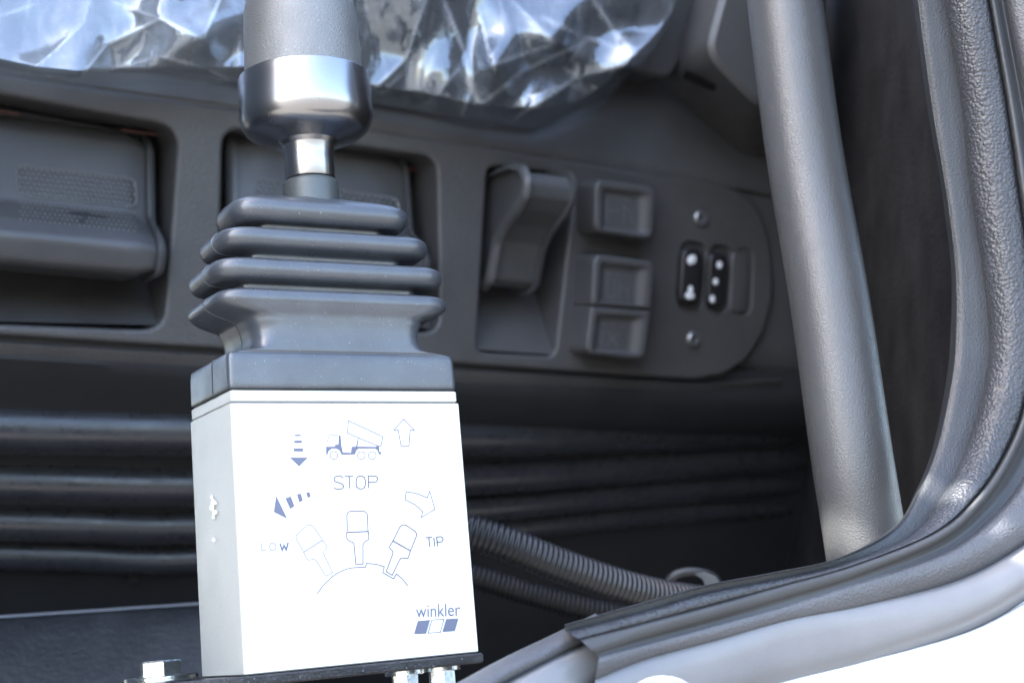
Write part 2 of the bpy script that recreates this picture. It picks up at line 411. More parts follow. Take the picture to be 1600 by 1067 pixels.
# screws
def G2(px,py):
    a,b=loc(px,py,WF); return lambda x,y,z:G(a+x,b+y,WF+z)
for px,py in ((1094,341),(1083,530)):
    s=lathe(MB(),[(.0048,-.001),(.0048,.0012),(.0040,.0022),(.0022,.0022),(.0018,.0006)],0,0,20,frame=G2(px,py)).build('trim_screw',M['screw'],cons)
    fr=G2(px,py); mb=MB()
    for ang in (.5,.5+math.pi/2):
        c,s_=math.cos(ang),math.sin(ang); mb.add([fr(x*c-y*s_,x*s_+y*c,.0009) for x,y in ((-.0018,-.0004),(.0018,-.0004),(.0018,.0004),(-.0018,.0004))],[(0,1,2,3)])
    mb.build('screw_slot',M['dark'],s,smooth=False)
# small oval rockers
def oval(q,wt,m,tilt=0):
    P=rpoly(pxpoly(q,wt),.006,5); return plate(MB(),P,-.002,wt,.002).build('adjuster_rocker',m,cons)
oA=oval([(1068,386),(1101,390),(1094,476),(1062,473)],.009,M['hose'])
oB=oval([(1110,392),(1140,396),(1134,482),(1105,478)],.007,M['hose'])
plate(MB(),rpoly(pxpoly([(1143,391),(1171,394),(1166,490),(1139,487)],.004),.006,5),-.002,.0048,.0015).build('blank_cover',M['plastic'],cons)
def blob(par,px,py,w,rx,ry,rot=0):
    a,b=loc(px,py,w); mb=MB(); c,s=math.cos(rot),math.sin(rot)
    mb.loft([[G(a+f*(rx*math.cos(t)*c-ry*math.sin(t)*s),b+f*(rx*math.cos(t)*s+ry*math.sin(t)*c),w+z) for t in [k*math.pi/6 for k in range(12)]] for f,z in ((1,0),(.9,.0002))],False,True)
    mb.build('white_symbol',M['whitemark'],par)
blob(oA,1081,406,.0093,.0035,.0028,.5); blob(oA,1078,462,.0093,.0035,.0022); blob(oA,1079,452,.0096,.0018,.0022)
blob(oB,1124,414,.0073,.0021,.0023); blob(oB,1118,440,.0073,.0020,.0021); blob(oB,1113,467,.0073,.0018,.0024)
# ------------------------------------------------------------------ upper ledge above the console
led=thing('upper_ledge',PP(500,200,0),'smooth dark grey ledge running above the console under the plastic film','ledge')
mb=MB(); rows=[]
def topline(px): return np.interp(px,[-140,190,375,585,1060,1300],[98,146,171,205,282,322])
for dy,w in ((8,-.012),(2,-.001),(-2,.0025),(-6,.0032),(-20,.0025),(-50,0.0),(-90,-.006),(-160,-.02),(-330,-.05)):
    rows.append([PP(px,topline(px)+dy,w) for px in range(-140,1301,60)])
mb.grid(rows).build('ledge_skin',M['plastic'],led)
mb=MB(); rows=[]
for k in range(20):
    rows.append([PP(px,topline(px)-3+k*24,(-.0005 if k<11 else -.0005-(k-11)*.007)-max(0,(px-1240))*.00012) for px in range(950,1481,30)])
mb.grid(rows).build('end_surround',M['plastic'],led)
# beaded highlight of the joint between ledge and console
cl=resample([PP(px,topline(px)+0.5,.002) for px in range(-140,1080,20)],.004)
sweep(MB(),cl,.0010,8).build('joint_bead',M['plastic'],led)
# trim corner beside the film
mb=MB(); P=rpoly(pxpoly([(560,-160),(1165,-160),(1100,20),(1045,126),(985,112),(560,60)],.01),[0,0,.03,.012,.01,0],5)
plate(mb,P,-.02,.012,.003).build('corner_trim',M['plastic'],led)
# seat cushion behind the film
cush=MB(); rows=[]
for j in range(15):
    row=[]
    for i in range(41):
        px=-140+i*28.5; yb=topline(px)-44 if px<840 else topline(px)-44-(px-840)*.75
        t=j/14; py=yb-t*330; w=.006+.026*math.sin(min(1,t*2.2)*math.pi/2)+.003*noise.noise(Vector((px*.006,py*.01,0)))
        if px>960: w-=(px-960)*.0004
        row.append(PP(px,py,w))
    rows.append(row)
cush.grid(rows); cu=cush.build('seat_cushion',M['fabric'],base=PP(450,150,0)); tag(cu,'dark mottled cushion under the crumpled clear plastic film','cushion')
# crumpled film: facets between hand-placed folds, finer wrinkles on top
CR=[(-80,-80,.05),(-80,60,.062),(-80,110,.06),(0,108,.068),(60,60,.052),(120,127,.074),(150,40,.052),(100,-60,.040),(20,10,.046),(200,8,.046),(250,30,.060),(236,70,.050),(252,88,.062),
(200,112,.046),(170,132,.044),(315,62,.072),(300,128,.046),(335,-20,.044),(385,20,.050),(378,128,.052),(350,95,.040),(420,60,.044),(470,20,.05),(440,150,.044),(520,160,.046),(520,60,.042),
(560,-80,.046),(580,60,.040),(600,165,.042),(640,20,.050),(650,100,.041),(665,168,.044),(690,30,.044),(700,110,.052),(722,188,.048),(740,60,.042),(742,130,.044),(755,-20,.046),(768,103,.074),
(805,48,.058),(820,-20,.042),(868,68,.070),(835,95,.046),(905,60,.048),(890,84,.060),(925,-10,.056),(965,45,.050),(1003,93,.072),(940,105,.060),(900,120,.044),(815,150,.050),(850,160,.062),(800,195,.052),
(900,165,.046),(860,200,.048),(760,170,.050),(1040,40,.052),(1060,-80,.05),(1000,-10,.060),(1000,-80,.045),(880,-80,.052),(700,-80,.050),(300,-80,.055),(960,150,.048),(1080,60,.05),(1080,120,.05),(900,215,.05),(740,210,.05),(580,180,.05),(380,150,.05),(200,160,.05),(0,140,.05),(-80,140,.05)]
cv,ce,cf,_,_,_=delaunay_2d_cdt([Vector((x,y)) for x,y,w in CR],[],[],0,1e-4)
TR=[]
for f in cf:
    q=[cv[i] for i in f]; ws=[min(CR,key=lambda c:(c[0]-p.x)**2+(c[1]-p.y)**2)[2] for p in q]
    TR.append((np.array([[p.x,p.y,1] for p in q]).T,np.array(ws)))
TI=[(np.linalg.inv(m),w) for m,w in TR if abs(np.linalg.det(m))>1]
def crumple(x,y):
    v=np.array([x,y,1.0]); bw=None;bm=-9
    for mi,w in TI:
        l=mi@v; m=l.min()
        if m>bm: bm=m; bw=l@w
        if m>=-1e-6: break
    return float(bw)
FB=[(-80,96),(0,116),(60,130),(120,137),(200,133),(300,133),(378,129),(470,150),(580,163),(660,176),(740,196),(810,202),(860,204),(905,192),(940,166),(975,130),(1004,97),(1030,66),(1048,36),(1060,0),(1064,-80)]
fx=[p[0] for p in FB]; fy=[p[1] for p in FB]
def c5(P): return [(540+u/2.286,v/2.286) for u,v in P]
def c1(P): return [(u/2.284,v/2.284) for u,v in P]
FOLDS=[(c5(p),h) for p,h in (([(300,-40),(215,210),(90,330)],.005),([(350,0),(430,200),(450,330),(410,420)],.005),([(480,50),(520,235)],.006),([(860,150),(640,250),(480,380)],.004),
 ([(885,0),(960,110),(1060,213)],.006),([(1060,213),(820,280),(580,440)],.005),([(280,150),(255,330)],.003),([(400,250),(270,400)],.003),([(590,0),(750,155),(520,235)],.004),([(330,170),(265,350)],.002),
 ([(840,160),(810,220),(850,330)],.003),([(1060,213),(1160,60)],.004),([(620,360),(800,300),(870,330)],.003),([(700,60),(840,130),(980,170)],.004),([(200,260),(130,340)],.002))]
FOLDS+=[(c1(p),h) for p,h in (([(570,68),(380,160),(275,290)],.007),([(275,290),(0,240),(-120,250)],.005),([(570,68),(725,140),(800,-40)],.006),([(545,165),(535,250)],.003),([(560,200),(720,240),(855,300)],.005),
 ([(400,5),(570,68)],.004),([(0,60),(140,10)],.003),([(180,200),(300,80),(330,-40)],.003),([(860,100),(845,290)],.004),([(300,270),(470,230),(570,200)],.003),([(60,290),(200,180)],.003))]
SEG=[(np.array(a_),np.array(b_),h,f) for pts,h in FOLDS for f,(a_,b_) in enumerate(zip(pts,pts[1:]))]
NI,NJ=361,85
PX=np.zeros((NI,NJ)); PY=np.zeros((NI,NJ)); TT=np.zeros((NI,NJ)); WW=np.zeros((NI,NJ)); CRS=np.zeros((NI,NJ))
for i in range(NI):
    px=-80+i*1143/(NI-1); yb=float(np.interp(px,fx,fy))
    for j in range(NJ):
        t=j/(NJ-1); py=yb+(-85-yb)*t; PX[i,j]=px; PY[i,j]=py; TT[i,j]=t; WW[i,j]=crumple(px,py)
for _ in range(45):
    A_=np.pad(WW,1,mode='edge'); WW=(A_[:-2,1:-1]+A_[2:,1:-1]+A_[1:-1,:-2]+A_[1:-1,2:]+2*WW)/6
mean=.052; WW=mean+(WW-mean)*1.1
for a_,b_,h,f in SEG:
    d=b_-a_; L2=d@d; u=np.clip(((PX-a_[0])*d[0]+(PY-a_[1])*d[1])/L2,0,1)
    ds_=np.hypot(PX-a_[0]-u*d[0],PY-a_[1]-u*d[1]); r=np.exp(-ds_/14.0); tp=.35+.65*np.sin(np.pi*np.clip(u,.02,.98)); CRS=np.maximum(CRS,np.exp(-(ds_/2.6)**2)*h/.005*tp)
    WW=np.maximum(WW,WW+0)+0; WW+=h*.5*r*tp
CRS=np.clip(CRS,0,1.2)+.42/(1+np.exp((PX-385)/18))+.10
mb=MB(); rows=[]
for i in range(NI):
    row=[]
    for j in range(NJ):
        px,py,t=PX[i,j],PY[i,j],TT[i,j]
        n1=noise.noise(Vector((px*.02,py*.02,3))); n2=noise.noise(Vector((px*.05+n1*2,py*.03,9)))
        w=WW[i,j]-.006+.0008*n1+.00022*n2
        if t<.12: w=w*(t/.12)**.7+(.012)*(1-(t/.12)**.7)
        row.append(PP(px,py,w))
    rows.append(row)
m=bpy.data.materials.new('clear_film'); m.use_nodes=True; N=m.node_tree.nodes; L=m.node_tree.links
for n in list(N):
    if n.type!='OUTPUT_MATERIAL': N.remove(n)
out=[n for n in N if n.type=='OUTPUT_MATERIAL'][0]
tr=N.new('ShaderNodeBsdfTransparent'); tr.inputs[0].default_value=(.93,.95,.97,1)
gl=N.new('ShaderNodeBsdfGlossy'); gl.inputs['Roughness'].default_value=.12; gl.inputs['Color'].default_value=(.82,.91,1,1)  # blue gloss tint paints in the colour of the reflected sky
df=N.new('ShaderNodeBsdfDiffuse'); df.inputs[0].default_value=(.75,.8,.86,1)
tc=N.new('ShaderNodeTexCoord'); nz=N.new('ShaderNodeTexNoise'); nz.inputs['Scale'].default_value=22; nz.inputs['Detail'].default_value=3; nz.inputs['Distortion'].default_value=1.2
mpg=N.new('ShaderNodeMapping'); mpg.inputs['Rotation'].default_value=(0,math.radians(28),0); mpg.inputs['Scale'].default_value=(2.6,1,.55); L.new(tc.outputs['Object'],mpg.inputs[0]); L.new(mpg.outputs[0],nz.inputs['Vector'])
bp=N.new('ShaderNodeBump'); bp.inputs['Strength'].default_value=.22; bp.inputs['Distance'].default_value=.004; L.new(nz.outputs[0],bp.inputs['Height'])
L.new(bp.outputs[0],gl.inputs['Normal'])
n2=N.new('ShaderNodeTexNoise'); n2.inputs['Scale'].default_value=26; n2.inputs['Detail'].default_value=8; n2.inputs['Roughness'].default_value=.7; n2.inputs['Distortion'].default_value=3; L.new(mpg.outputs[0],n2.inputs['Vector'])
mr=N.new('ShaderNodeMapRange'); mr.inputs[1].default_value=.52; mr.inputs[2].default_value=.75; mr.inputs[3].default_value=.03; mr.inputs[4].default_value=.22; L.new(n2.outputs[0],mr.inputs[0])
lw=N.new('ShaderNodeLayerWeight'); lw.inputs['Blend'].default_value=.35; 
m2=N.new('ShaderNodeMapRange'); m2.inputs[3].default_value=.11; m2.inputs[4].default_value=.95; L.new(lw.outputs['Fresnel'],m2.inputs[0])
x1=N.new('ShaderNodeMixShader'); L.new(mr.outputs[0],x1.inputs[0]); L.new(tr.outputs[0],x1.inputs[1]); L.new(df.outputs[0],x1.inputs[2])
x2=N.new('ShaderNodeMixShader'); L.new(m2.outputs[0],x2.inputs[0]); L.new(x1.outputs[0],x2.inputs[1]); L.new(gl.outputs[0],x2.inputs[2]); L.new(x2.outputs[0],out.inputs[0])
at_=N.new('ShaderNodeAttribute'); at_.attribute_name='crease'
ad=N.new('ShaderNodeMath'); ad.operation='MULTIPLY_ADD'; ad.use_clamp=True; L.new(at_.outputs['Fac'],ad.inputs[0]); ad.inputs[1].default_value=.34; L.new(mr.outputs[0],ad.inputs[2]); L.new(ad.outputs[0],x1.inputs[0])
mb.grid(rows); o=mb.build('plastic_film',m,base=PP(450,120,.04),ang=80)
ca=o.data.attributes.new('crease','FLOAT','POINT'); ca.data.foreach_set('value',CRS.ravel().astype(np.float32))
tag(o,'crumpled clear plastic film along the top, its blue sky reflection tinted in','plastic film')
# ------------------------------------------------------------------ belt bracket block at the upper right
blk=thing('belt_bracket',PP(1140,200,0),'chunky angular dark plastic bracket beside the top of the grey rail','bracket')
b0=rpoly(pxpoly([(1045,132),(1105,-120),(1290,-120),(1270,238),(1165,242)],0),[.018,0,0,.005,.026],4)
b1=rpoly(pxpoly([(1053,120),(1112,-120),(1290,-120),(1275,170),(1180,218)],.022),[.018,0,0,.005,.024],4)
b2=rpoly(pxpoly([(1103,84),(1160,-120),(1290,-120),(1285,120),(1190,172)],.06),[.016,0,0,.004,.016],4)
mb=MB(); R=[[G(a,b,-.004) for a,b in b0],[G(a,b,.004) for a,b in b0]]
for k in range(5):
    t=k/4; 
    R.append([Vector(G(*p,.022))*(1-t)+Vector(G(*q,.058))*t for p,q in zip(b1,b2)])
R.append([G(a,b,.0605) for a,b in inset(b2,.003)])
mb.loft(R,False,True).build('bracket_body',M['plastic'],blk,ang=25)
mb=MB(); c=[PP(1066,122,.032),PP(1118,146,.034),PP(1122,138,.040),PP(1070,112,.038)]
cc=[v+Vector(PN)*.004-Vector(PH)*.002 for v in c]; mb.loft([c,cc]).build('latch_slot',M['black'],blk)
# ------------------------------------------------------------------ ribbed lower wall
rib=thing('ribbed_panel',PP(400,900,-.05),'black ribbed lower panel with horizontal ridges behind the control box','panel')
def wl(py): return np.interp(py,[560,600,640,900,960,1100],[-.002,-.012,-.024,-.085,-.10,-.15])
mb=MB(); rows=[]
for py in (512,535,548,560,575,600,630,660,700,740,780,820,860,900,940,980,1040,1120):
    rows.append([PP(px,py+(np.interp(px,[-140,0,740,1090,1300],[-10,0,44,64,66]) if py<600 else np.interp(px,[-140,0,740,1090,1300],[-10,0,44,64,66])*max(0,(700-py)/100)),wl(py)) for px in range(-140,1341,40)])
mb.grid(rows).build('backing',M['backing'],rib)
mb=MB(); rows=[]
for dy,w in ((0,-.004),(3,-.001),(6,.0005),(30,-.003),(55,-.011),(75,-.020)):
    rows.append([PP(px,np.interp(px,[-140,0,740,1090,1250],[518,530,575,597,590])+dy*(1-.5*max(0,(px-700)/500)),w) for px in range(-140,1260,40)])
mb.grid(rows).build('grained_skirt',M['leather'],rib)
for y0,y1,y2,y3,rr in ((672,680,674,670,.0125),(755,745,728,716,.0110),(818,793,770,756,.0095),(868,830,805,792,.0080)):
    pth=catmull([PP(-140,y0-6,wl(y0)+.001),PP(100,y0,wl(y0)+.001),PP(320,y0+3,wl(y0)+.001),PP(740,y1,wl(y1)+.001),PP(980,y2,wl(y2)-.0045),PP(1180,y3,wl(y3)-.0065),PP(1260,y3-4,wl(y3)-.012)],10)
    sweep(MB(),pth,rr,20).build('rib',M['ridge'],rib)
fr=lambda x,y,z:PP(208,901,wl(901)+.001)+Vector(PH)*x+Vector(PU)*y+Vector(PN)*z
lathe(MB(),[(.0028,.001),(.0034,.0016),(.0034,.0),(.002,0),(.002,-.002)],0,0,20,frame=fr).build('plug',M['black'],rib)
# ledge plate at lower left
sp=MB(); rows=[]
for dy,z in ((0,.70),(-4,.694),(-3,.688),(4,.684),(30,.676),(80,.66),(200,.63)):
    rows.append([at(px,968-(px+0)*.066+dy,z+px*.0001) for px in range(-140,440,40)])
sp.grid(rows); o=sp.build('sill_plate',M['slate'],base=at(150,1060,.67)); tag(o,'dark slate coloured sill plate with a highlight painted pale along its top edge at the lower left','plate')
mb=MB(); sweep(mb,[at(px,966-px*.066,.692+px*.0001) for px in range(-140,430,30)],.0016,10); mb.build('edge_bead',M['sealouter'],o)  # pale bead colours in the highlight along the plate's top edge
# ------------------------------------------------------------------ hoses
def hose(P,r,pitch,name,label,m='hose'):
    path=resample(catmull(P,30),pitch/6); n=len(path)
    prof=[0,.5,1,1,.6,.1]
    mb=MB(); sweep(mb,path,lambda i:r*(.88+.12*prof[i%6]),20)
    o=mb.build(name,M[m],base=path[0],ang=60); return tag(o,label,'hose',group='corrugated hoses behind the control box')
hose([at(640,808,.60),at(740,833,.60),at(800,853,.602),at(870,881,.608),at(960,912,.618),at(1040,932,.63),at(1130,944,.645),at(1240,955,.66)],.0074,.0024,'corrugated_hose','black corrugated hose with a sun glint, upper of the two beside the box')
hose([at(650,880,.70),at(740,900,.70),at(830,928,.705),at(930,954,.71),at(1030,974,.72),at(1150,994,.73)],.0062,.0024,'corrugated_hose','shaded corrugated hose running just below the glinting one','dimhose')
# hose clip with a bent blue-grey tongue
cl=thing('hose_clip',at(1090,925,.66),'small bent metal clip where the hoses meet the door seal','clip')
sweep(MB(),catmull([at(1040,915,.67),at(1055,898,.67),at(1085,893,.67),at(1115,902,.67),at(1128,925,.67)],8),.0022,10).build('clip_loop',M['dark'],cl)
mb=MB(); R=[]
for p,q in (((1085,896),(1100,893)),((1098,905),(1118,900)),((1104,920),(1130,916)),((1106,940),(1134,938))):
    A,B=at(*p,.655),at(*q,.655); d=Vector(ray(1100,915))*.003; R.append([A,B,B+d,A+d])
mb.loft(R).build('clip_tongue',M['screw'],cl)
# ------------------------------------------------------------------ grey grab rail
gp=catmull([at(1175,-420,.60),at(1212,-120,.588),at(1226,0,.58),at(1256,234,.566),at(1296,469,.549),at(1329,700,.534),at(1348,820,.530),at(1366,940,.527)],12)
gr=sweep(MB(),gp,.01465,48).build('grab_rail',M['rail'],base=gp[-1]); tag(gr,'thick grained grey tubular grab rail standing beside the door seal','grab rail')
# ------------------------------------------------------------------ door opening: seal, outer rubber, body
#  s : stations along the opening, from the top right down and round to the lower left
Z=[.53,.515,.512,.508,.504,.498,.492,.486,.478,.468,.458,.446,.436,.424,.412,.400]
R0=[(1400,-420),(1425,-90),(1434,14),(1456,178),(1475,290),(1491,422),(1491,532),(1483,606),(1462,702),(1436,766),(1400,824),(1310,872),(1212,894),(1106,914),(1000,943),(882,976)]
R1=[(1437,-420),(1462,-90),(1476,10),(1502,165),(1514,285),(1533,410),(1545,522),(1537,606),(1508,700),(1474,772),(1420,840),(1312,882),(1212,904),(1106,925),(1000,956),(884,986)]
R2=[(1505,-420),(1530,-90),(1547,10),(1572,155),(1589,275),(1606,400),(1612,520),(1602,625),(1570,708),(1526,774),(1462,830),(1335,882),(1222,914),(1112,944),(1006,972),(905,998)]
R3=[(1520,-420),(1545,-90),(1560,10),(1586,150),(1606,268),(1622,395),(1628,525),(1614,640),(1582,722),(1536,790),(1470,846),(1340,900),(1228,934),(1118,966),(1010,996),(930,1020)]
R4=[(1535,-420),(1560,-90),(1574,8),(1600,148),(1620,265),(1636,392),(1644,530),(1632,655),(1598,745),(1550,806),(1478,860),(1348,908),(1232,944),(1120,975),(1014,1004),(936,1026)]
R5=[(1615,-420),(1640,-90),(1650,0),(1680,140),(1700,260),(1715,390),(1725,540),(1705,700),(1660,800),(1600,850),(1500,905),(1350,946),(1236,968),(1120,1000),(1010,1030),(930,1062)]
R6=[(1665,-420),(1690,-90),(1705,0),(1735,140),(1755,260),(1775,390),(1790,560),(1775,740),(1720,860),(1630,920),(1520,982),(1360,1030),(1240,1060),(1130,1090),(1020,1120),(930,1150)]
WID=[min(1.0,math.hypot(a[0]-b[0],a[1]-b[1])/100) for a,b in zip(R0,R2)]
def rail(R,dz): return [np.array(at(x,y,z+dz*(k if dz<.02 else 1))) for (x,y),z,k in zip(R,Z,WID)]
def strip(curves,name,m,parent,n=9,i0=0,i1=16,ang=60):
    # curves: rails with depth offsets; smooth across
    cs=[catmull(rail(R,dz)[i0:i1],n) for R,dz in curves]
    rows=[]
    for k in range(len(cs[0])):
        across=[c[k] for c in cs]; rows.append([Vector(p) for p in (catmull(across,5) if len(across)>2 else across)])
    return MB().grid(rows).build(name,m,parent,ang=ang)
def mixr(A,B,t): return [(a[0]*(1-t)+b[0]*t,a[1]*(1-t)+b[1]*t) for a,b in zip(A,B)]
ds=thing('door_seal',at(1350,900,.46),'dark leather-grained rubber door seal curving round the lower right corner','door seal')
strip([(mixr(R0,R1,-.12),.05),(R0,.012),(mixr(R0,R1,.12),.006),(mixr(R0,R1,.6),.0055),(R1,.006)],'inner_flange',M['flange'],ds)
strip([(R1,.006),(mixr(R1,R2,.15),.001),(mixr(R1,R2,.5),-.003),(mixr(R1,R2,.9),-.003),(R2,.0)],'grained_band',M['seal'],ds)
strip([(R2,.001),(mixr(R2,R3,.25),-.0035),(mixr(R2,R3,.7),-.0038),(R3,.001),(R3,.004)],'edge_bead',M['sealsmooth'],ds)
strip([(R3,.003),(mixr(R3,R4,.5),.0045),(R4,.003)],'groove_lip',M['sealsmooth'],ds)
os_=thing('outer_weatherstrip',at(1450,930,.45),'smooth grey outer weatherstrip between the door seal and the white body','weatherstrip')
strip([(R4,.003),(mixr(R4,R5,.15),-.001),(mixr(R4,R5,.5),-.003),(mixr(R4,R5,.85),-.001),(R5,.003)],'inner_roll',M['sealmid'],os_)
strip([(R5,.003),(mixr(R5,R6,.10),-.001),(mixr(R5,R6,.35),-.006),(mixr(R5,R6,.75),-.007),(R6,.003)],'outer_roll',M['sealouter'],os_)
R7=mixr(R5,R6,2.6); R8=mixr(R5,R6,6)
bd=strip([(R6,.006),(mixr(R6,R7,.05),-.001),(mixr(R6,R7,.3),-.006),(R7,-.004),(R8,.02)],'cab_body',M['white'],None); tag(bd,'glossy white painted cab body edge at the bottom right corner','truck body')
# plain seal section beyond the joint, towards the lower left
E0=[(930,958),(856,994),(787,1027),(713,1067),(620,1118)]
E1=[(965,978),(905,1002),(840,1034),(772,1070),(690,1118)]
E2=[(975,1012),(915,1040),(860,1066),(800,1098),(730,1136)]
E3=[(985,1040),(930,1075),(880,1110),(830,1140),(770,1180)]
E4=[(1045,1120),(1010,1130),(960,1160),(900,1190),(840,1230)]
ZE=[.412,.405,.392,.380,.364]
def erail(E,dz): return [np.array(at(x,y,z+dz)) for (x,y),z in zip(E,ZE)]
def estrip(curves,name,m):
    cs=[catmull(erail(E,dz),8) for E,dz in curves]; rows=[[Vector(p) for p in catmull([c[k] for c in cs],5)] for k in range(len(cs[0]))]
    return MB().grid(rows).build(name,m,se)
se=thing('seal_end_piece',at(800,1060,.38),'plain grey seal end piece butted to the grained seal below the box','door seal')
estrip([(E0,.03),(mixr(E0,E1,.02),.006),(mixr(E0,E1,.15),.001),(mixr(E0,E1,.6),-.002),(E1,.001),(mixr(E1,E2,.15),.004)],'upper_roll',M['sealmid'])
estrip([(mixr(E1,E2,.15),.004),(mixr(E1,E2,.4),.000),(E2,-.001),(mixr(E2,E3,.6),.0),(E3,.004)],'lower_roll',M['sealouter'])
estrip([(E3,.004),(mixr(E3,E4,.3),-.003),(E4,.0)],'outer_skin',M['sealouter'])
# small white rounded lump under the weatherstrip
mb=MB(); c=at(1036,1095,.392)
R=[]
for k in range(9):
    t=k/8*math.pi/2; rr=math.cos(t); R.append([c+Vector(RC[0])*(.0095*rr*math.cos(q*math.pi/12))+Vector(-RC[1])*(.0068*rr*math.sin(q*math.pi/12))-Vector(RC[2])*(.005*math.sin(t)) for q in range(24)])
mb.loft(R,True,True); o=mb.build('white_lump',M['white'],base=c); tag(o,'small rounded white lump below the weatherstrip','sill')
# ------------------------------------------------------------------ the control box with its lever
BW,BH,BD=.085,.0867,.0396; CX,CY=BW/2,BD/2
ctl=thing('control_box',(CX,CY,-BH),'pale grey tipper control box with black bellows and steel lever knob','control box')
def zrings(spec,n=6,cx=CX,cy=CY):
    out=[]
    for z,hx,hy,r in spec[:]:
        P=rpoly([(cx-hx,cy-hy),(cx+hx,cy-hy),(cx+hx,cy+hy),(cx-hx,cy+hy)],r,n); out.append([Vector((x,y,z)) for x,y in P])
    return out
def rbox(z0,z1,hx,hy,r,bev=.0005):
    return zrings([(z0,hx-bev,hy-bev,r),(z0+bev,hx,hy,r),(z1-bev,hx,hy,r),(z1,hx-bev,hy-bev,r)],3)
MB().loft(rbox(-BH,-.0001,BW/2,BD/2,.0006,.0003)).build('housing',M['casing'],ctl)
boxm(MB(),.0005,BW-.0005,-.00010,.0004,-BH+.0004,-.0006).build('lit_face',M['paint'],ctl,smooth=False)  # paler skin paints in the stronger light on the front
MB().loft(rbox(.0003,.0042,BW/2-.0004,BD/2-.0003,.0008,.0004)).build('rim',M['casing'],ctl)
boxm(MB(),.0012,BW-.0012,.00018,.0010,.0007,.0039).build('lit_rim_face',M['paint'],ctl,smooth=False)
MB().loft(rbox(-.0004,.0050,BW/2-.0012,BD/2-.0012,.0008,.0002)).build('gasket',M['dark'],ctl)
# bellows: one continuous moulding
def smoothspec(K,n):
    return [tuple(p) for p in catmull(K,n)]
def zpx(px,py,y=0):                          # height of the point seen at a pixel, on the plane at depth y
    r=ray(px,py); t=(y-CAM[1])/r[1]; return (CAM+r*t)[2]
zc=zpx(540,552,0)
K=[(.0048,.0418,.0192,.0022),(.0055,.0424,.0198,.0024),(.0105,.0424,.0198,.0024),(zc-.0012,.0422,.0196,.0024),(zc,.0412,.0188,.003),
   (zc+.0008,.0370,.0192,.004),(zc+.0018,.0325,.0194,.006),(zc+.005,.0312,.0194,.008),(zc+.0085,.0316,.0194,.009)]
def ribk(zm,hx,hy,th,gx,gy,zg):              # a fold centred at zm, then the groove above it at zg
    return [(zm-th*.36,hx-.0036,hy-.0026,.010),(zm-th*.24,hx-.0010,hy-.0007,.011),(zm,hx,hy,.011),(zm+th*.24,hx-.0010,hy-.0007,.010),(zm+th*.38,hx-.0042,hy-.0034,.009),(zg-.0014,gx+.0006,gy+.0004,.006),(zg,gx,gy,.005),(zg+.0012,gx+.0008,gy+.0006,.006)]
z4=zpx(560,471,.001); z3=zpx(560,426,.002); z2=zpx(540,379,.005); z1=zpx(520,332,.007)
q4=ribk(z4,.0442,.0205,.0095,.0335,.0125,(z4+z3)/2); K+=[(z4-.0078,.0325,.0195,.009),(z4-.0056,.0340,.0197,.010),(z4-.0036,.0395,.0200,.010),(z4-.0018,.0430,.0203,.011)]+q4[2:]
K+=ribk(z3,.0440,.0190,.0105,.0290,.0108,(z3+z2)/2)
K+=ribk(z2,.0402,.0168,.0105,.0240,.0088,(z2+z1)/2)
K+=[(z1-.0045,.0305,.0122,.009),(z1-.0026,.0332,.0140,.010),(z1,.0343,.0147,.011),(z1+.0026,.0334,.0140,.010),(z1+.0046,.0300,.0118,.009),(z1+.0060,.018,.0095,.008),(z1+.0064,.011,.0090,.008)]
MB().loft(zrings(smoothspec(K,4),7)).build('bellows',M['rubber'],ctl,ang=70)
# raised seam line on the left end of the bellows
mb=MB(); R=[]
for z,hx,hy,r in smoothspec(K,4)[4:-30]:
    R.append((z,hx))
sweep(mb,[Vector((CX-hx-.00002,CY-.004,z)) for z,hx in R],.00022,6).build('seam',M['rubber'],ctl)
# lever
LX=None
best=min(((abs((lambda q:800+F_PX*q[0]/q[2])(RC@np.array([x,CY,zpx(486,300,CY)])+TC)-486),x) for x in np.arange(.01,.06,.0002)))
LX=best[1]
def zax(py):                                 # height on the lever axis seen at image row py
    lo,hi=-.05,.4
    for _ in range(50):
        m=(lo+hi)/2; q=RC@np.array([LX,CY,m])+TC; v=IH/2+F_PX*q[1]/q[2]
        if v>py: lo=m
        else: hi=m
    return lo
k0=zax(0)
mm=.001
zcol=zax(288)
lathe(MB(),[(.0100,zax(325)),(.0100,zax(292)),(.0098,zax(288)),(.0093,zax(285)),(.0086,zax(284))],LX,CY).build('collar',M['collar'],ctl)
lathe(MB(),[(.0070,zax(292)),(.0074,zax(283)),(.0088,zax(282)),(.0090,zax(280)),(.0090,zax(250)),(.0092,zax(240)),(.0097,zax(231)),(.0110,zax(225)),(.0140,zax(220)),(.0175,zax(216)),(.0205,zax(211)),(.0225,zax(204)),(.0236,zax(196)),(.0241,zax(186)),(.0241,zax(176)),(.0241,zax(128)),(.0239,zax(126)),(.0215,zax(125))],LX,CY,96).build('knob_base',M['chrome'],ctl,ang=25)
kz=zax(126)
kb=lathe(MB(),[(.0214,kz-.001),(.0214,kz+.0003),(.0212,kz+.010),(.0209,kz+.020),(.0206,kz+.026),(.0195,kz+.031),(.0165,kz+.034),(.010,kz+.0355),(.002,kz+.036)],LX,CY,96).build('knob_grip',M['knob'],ctl)
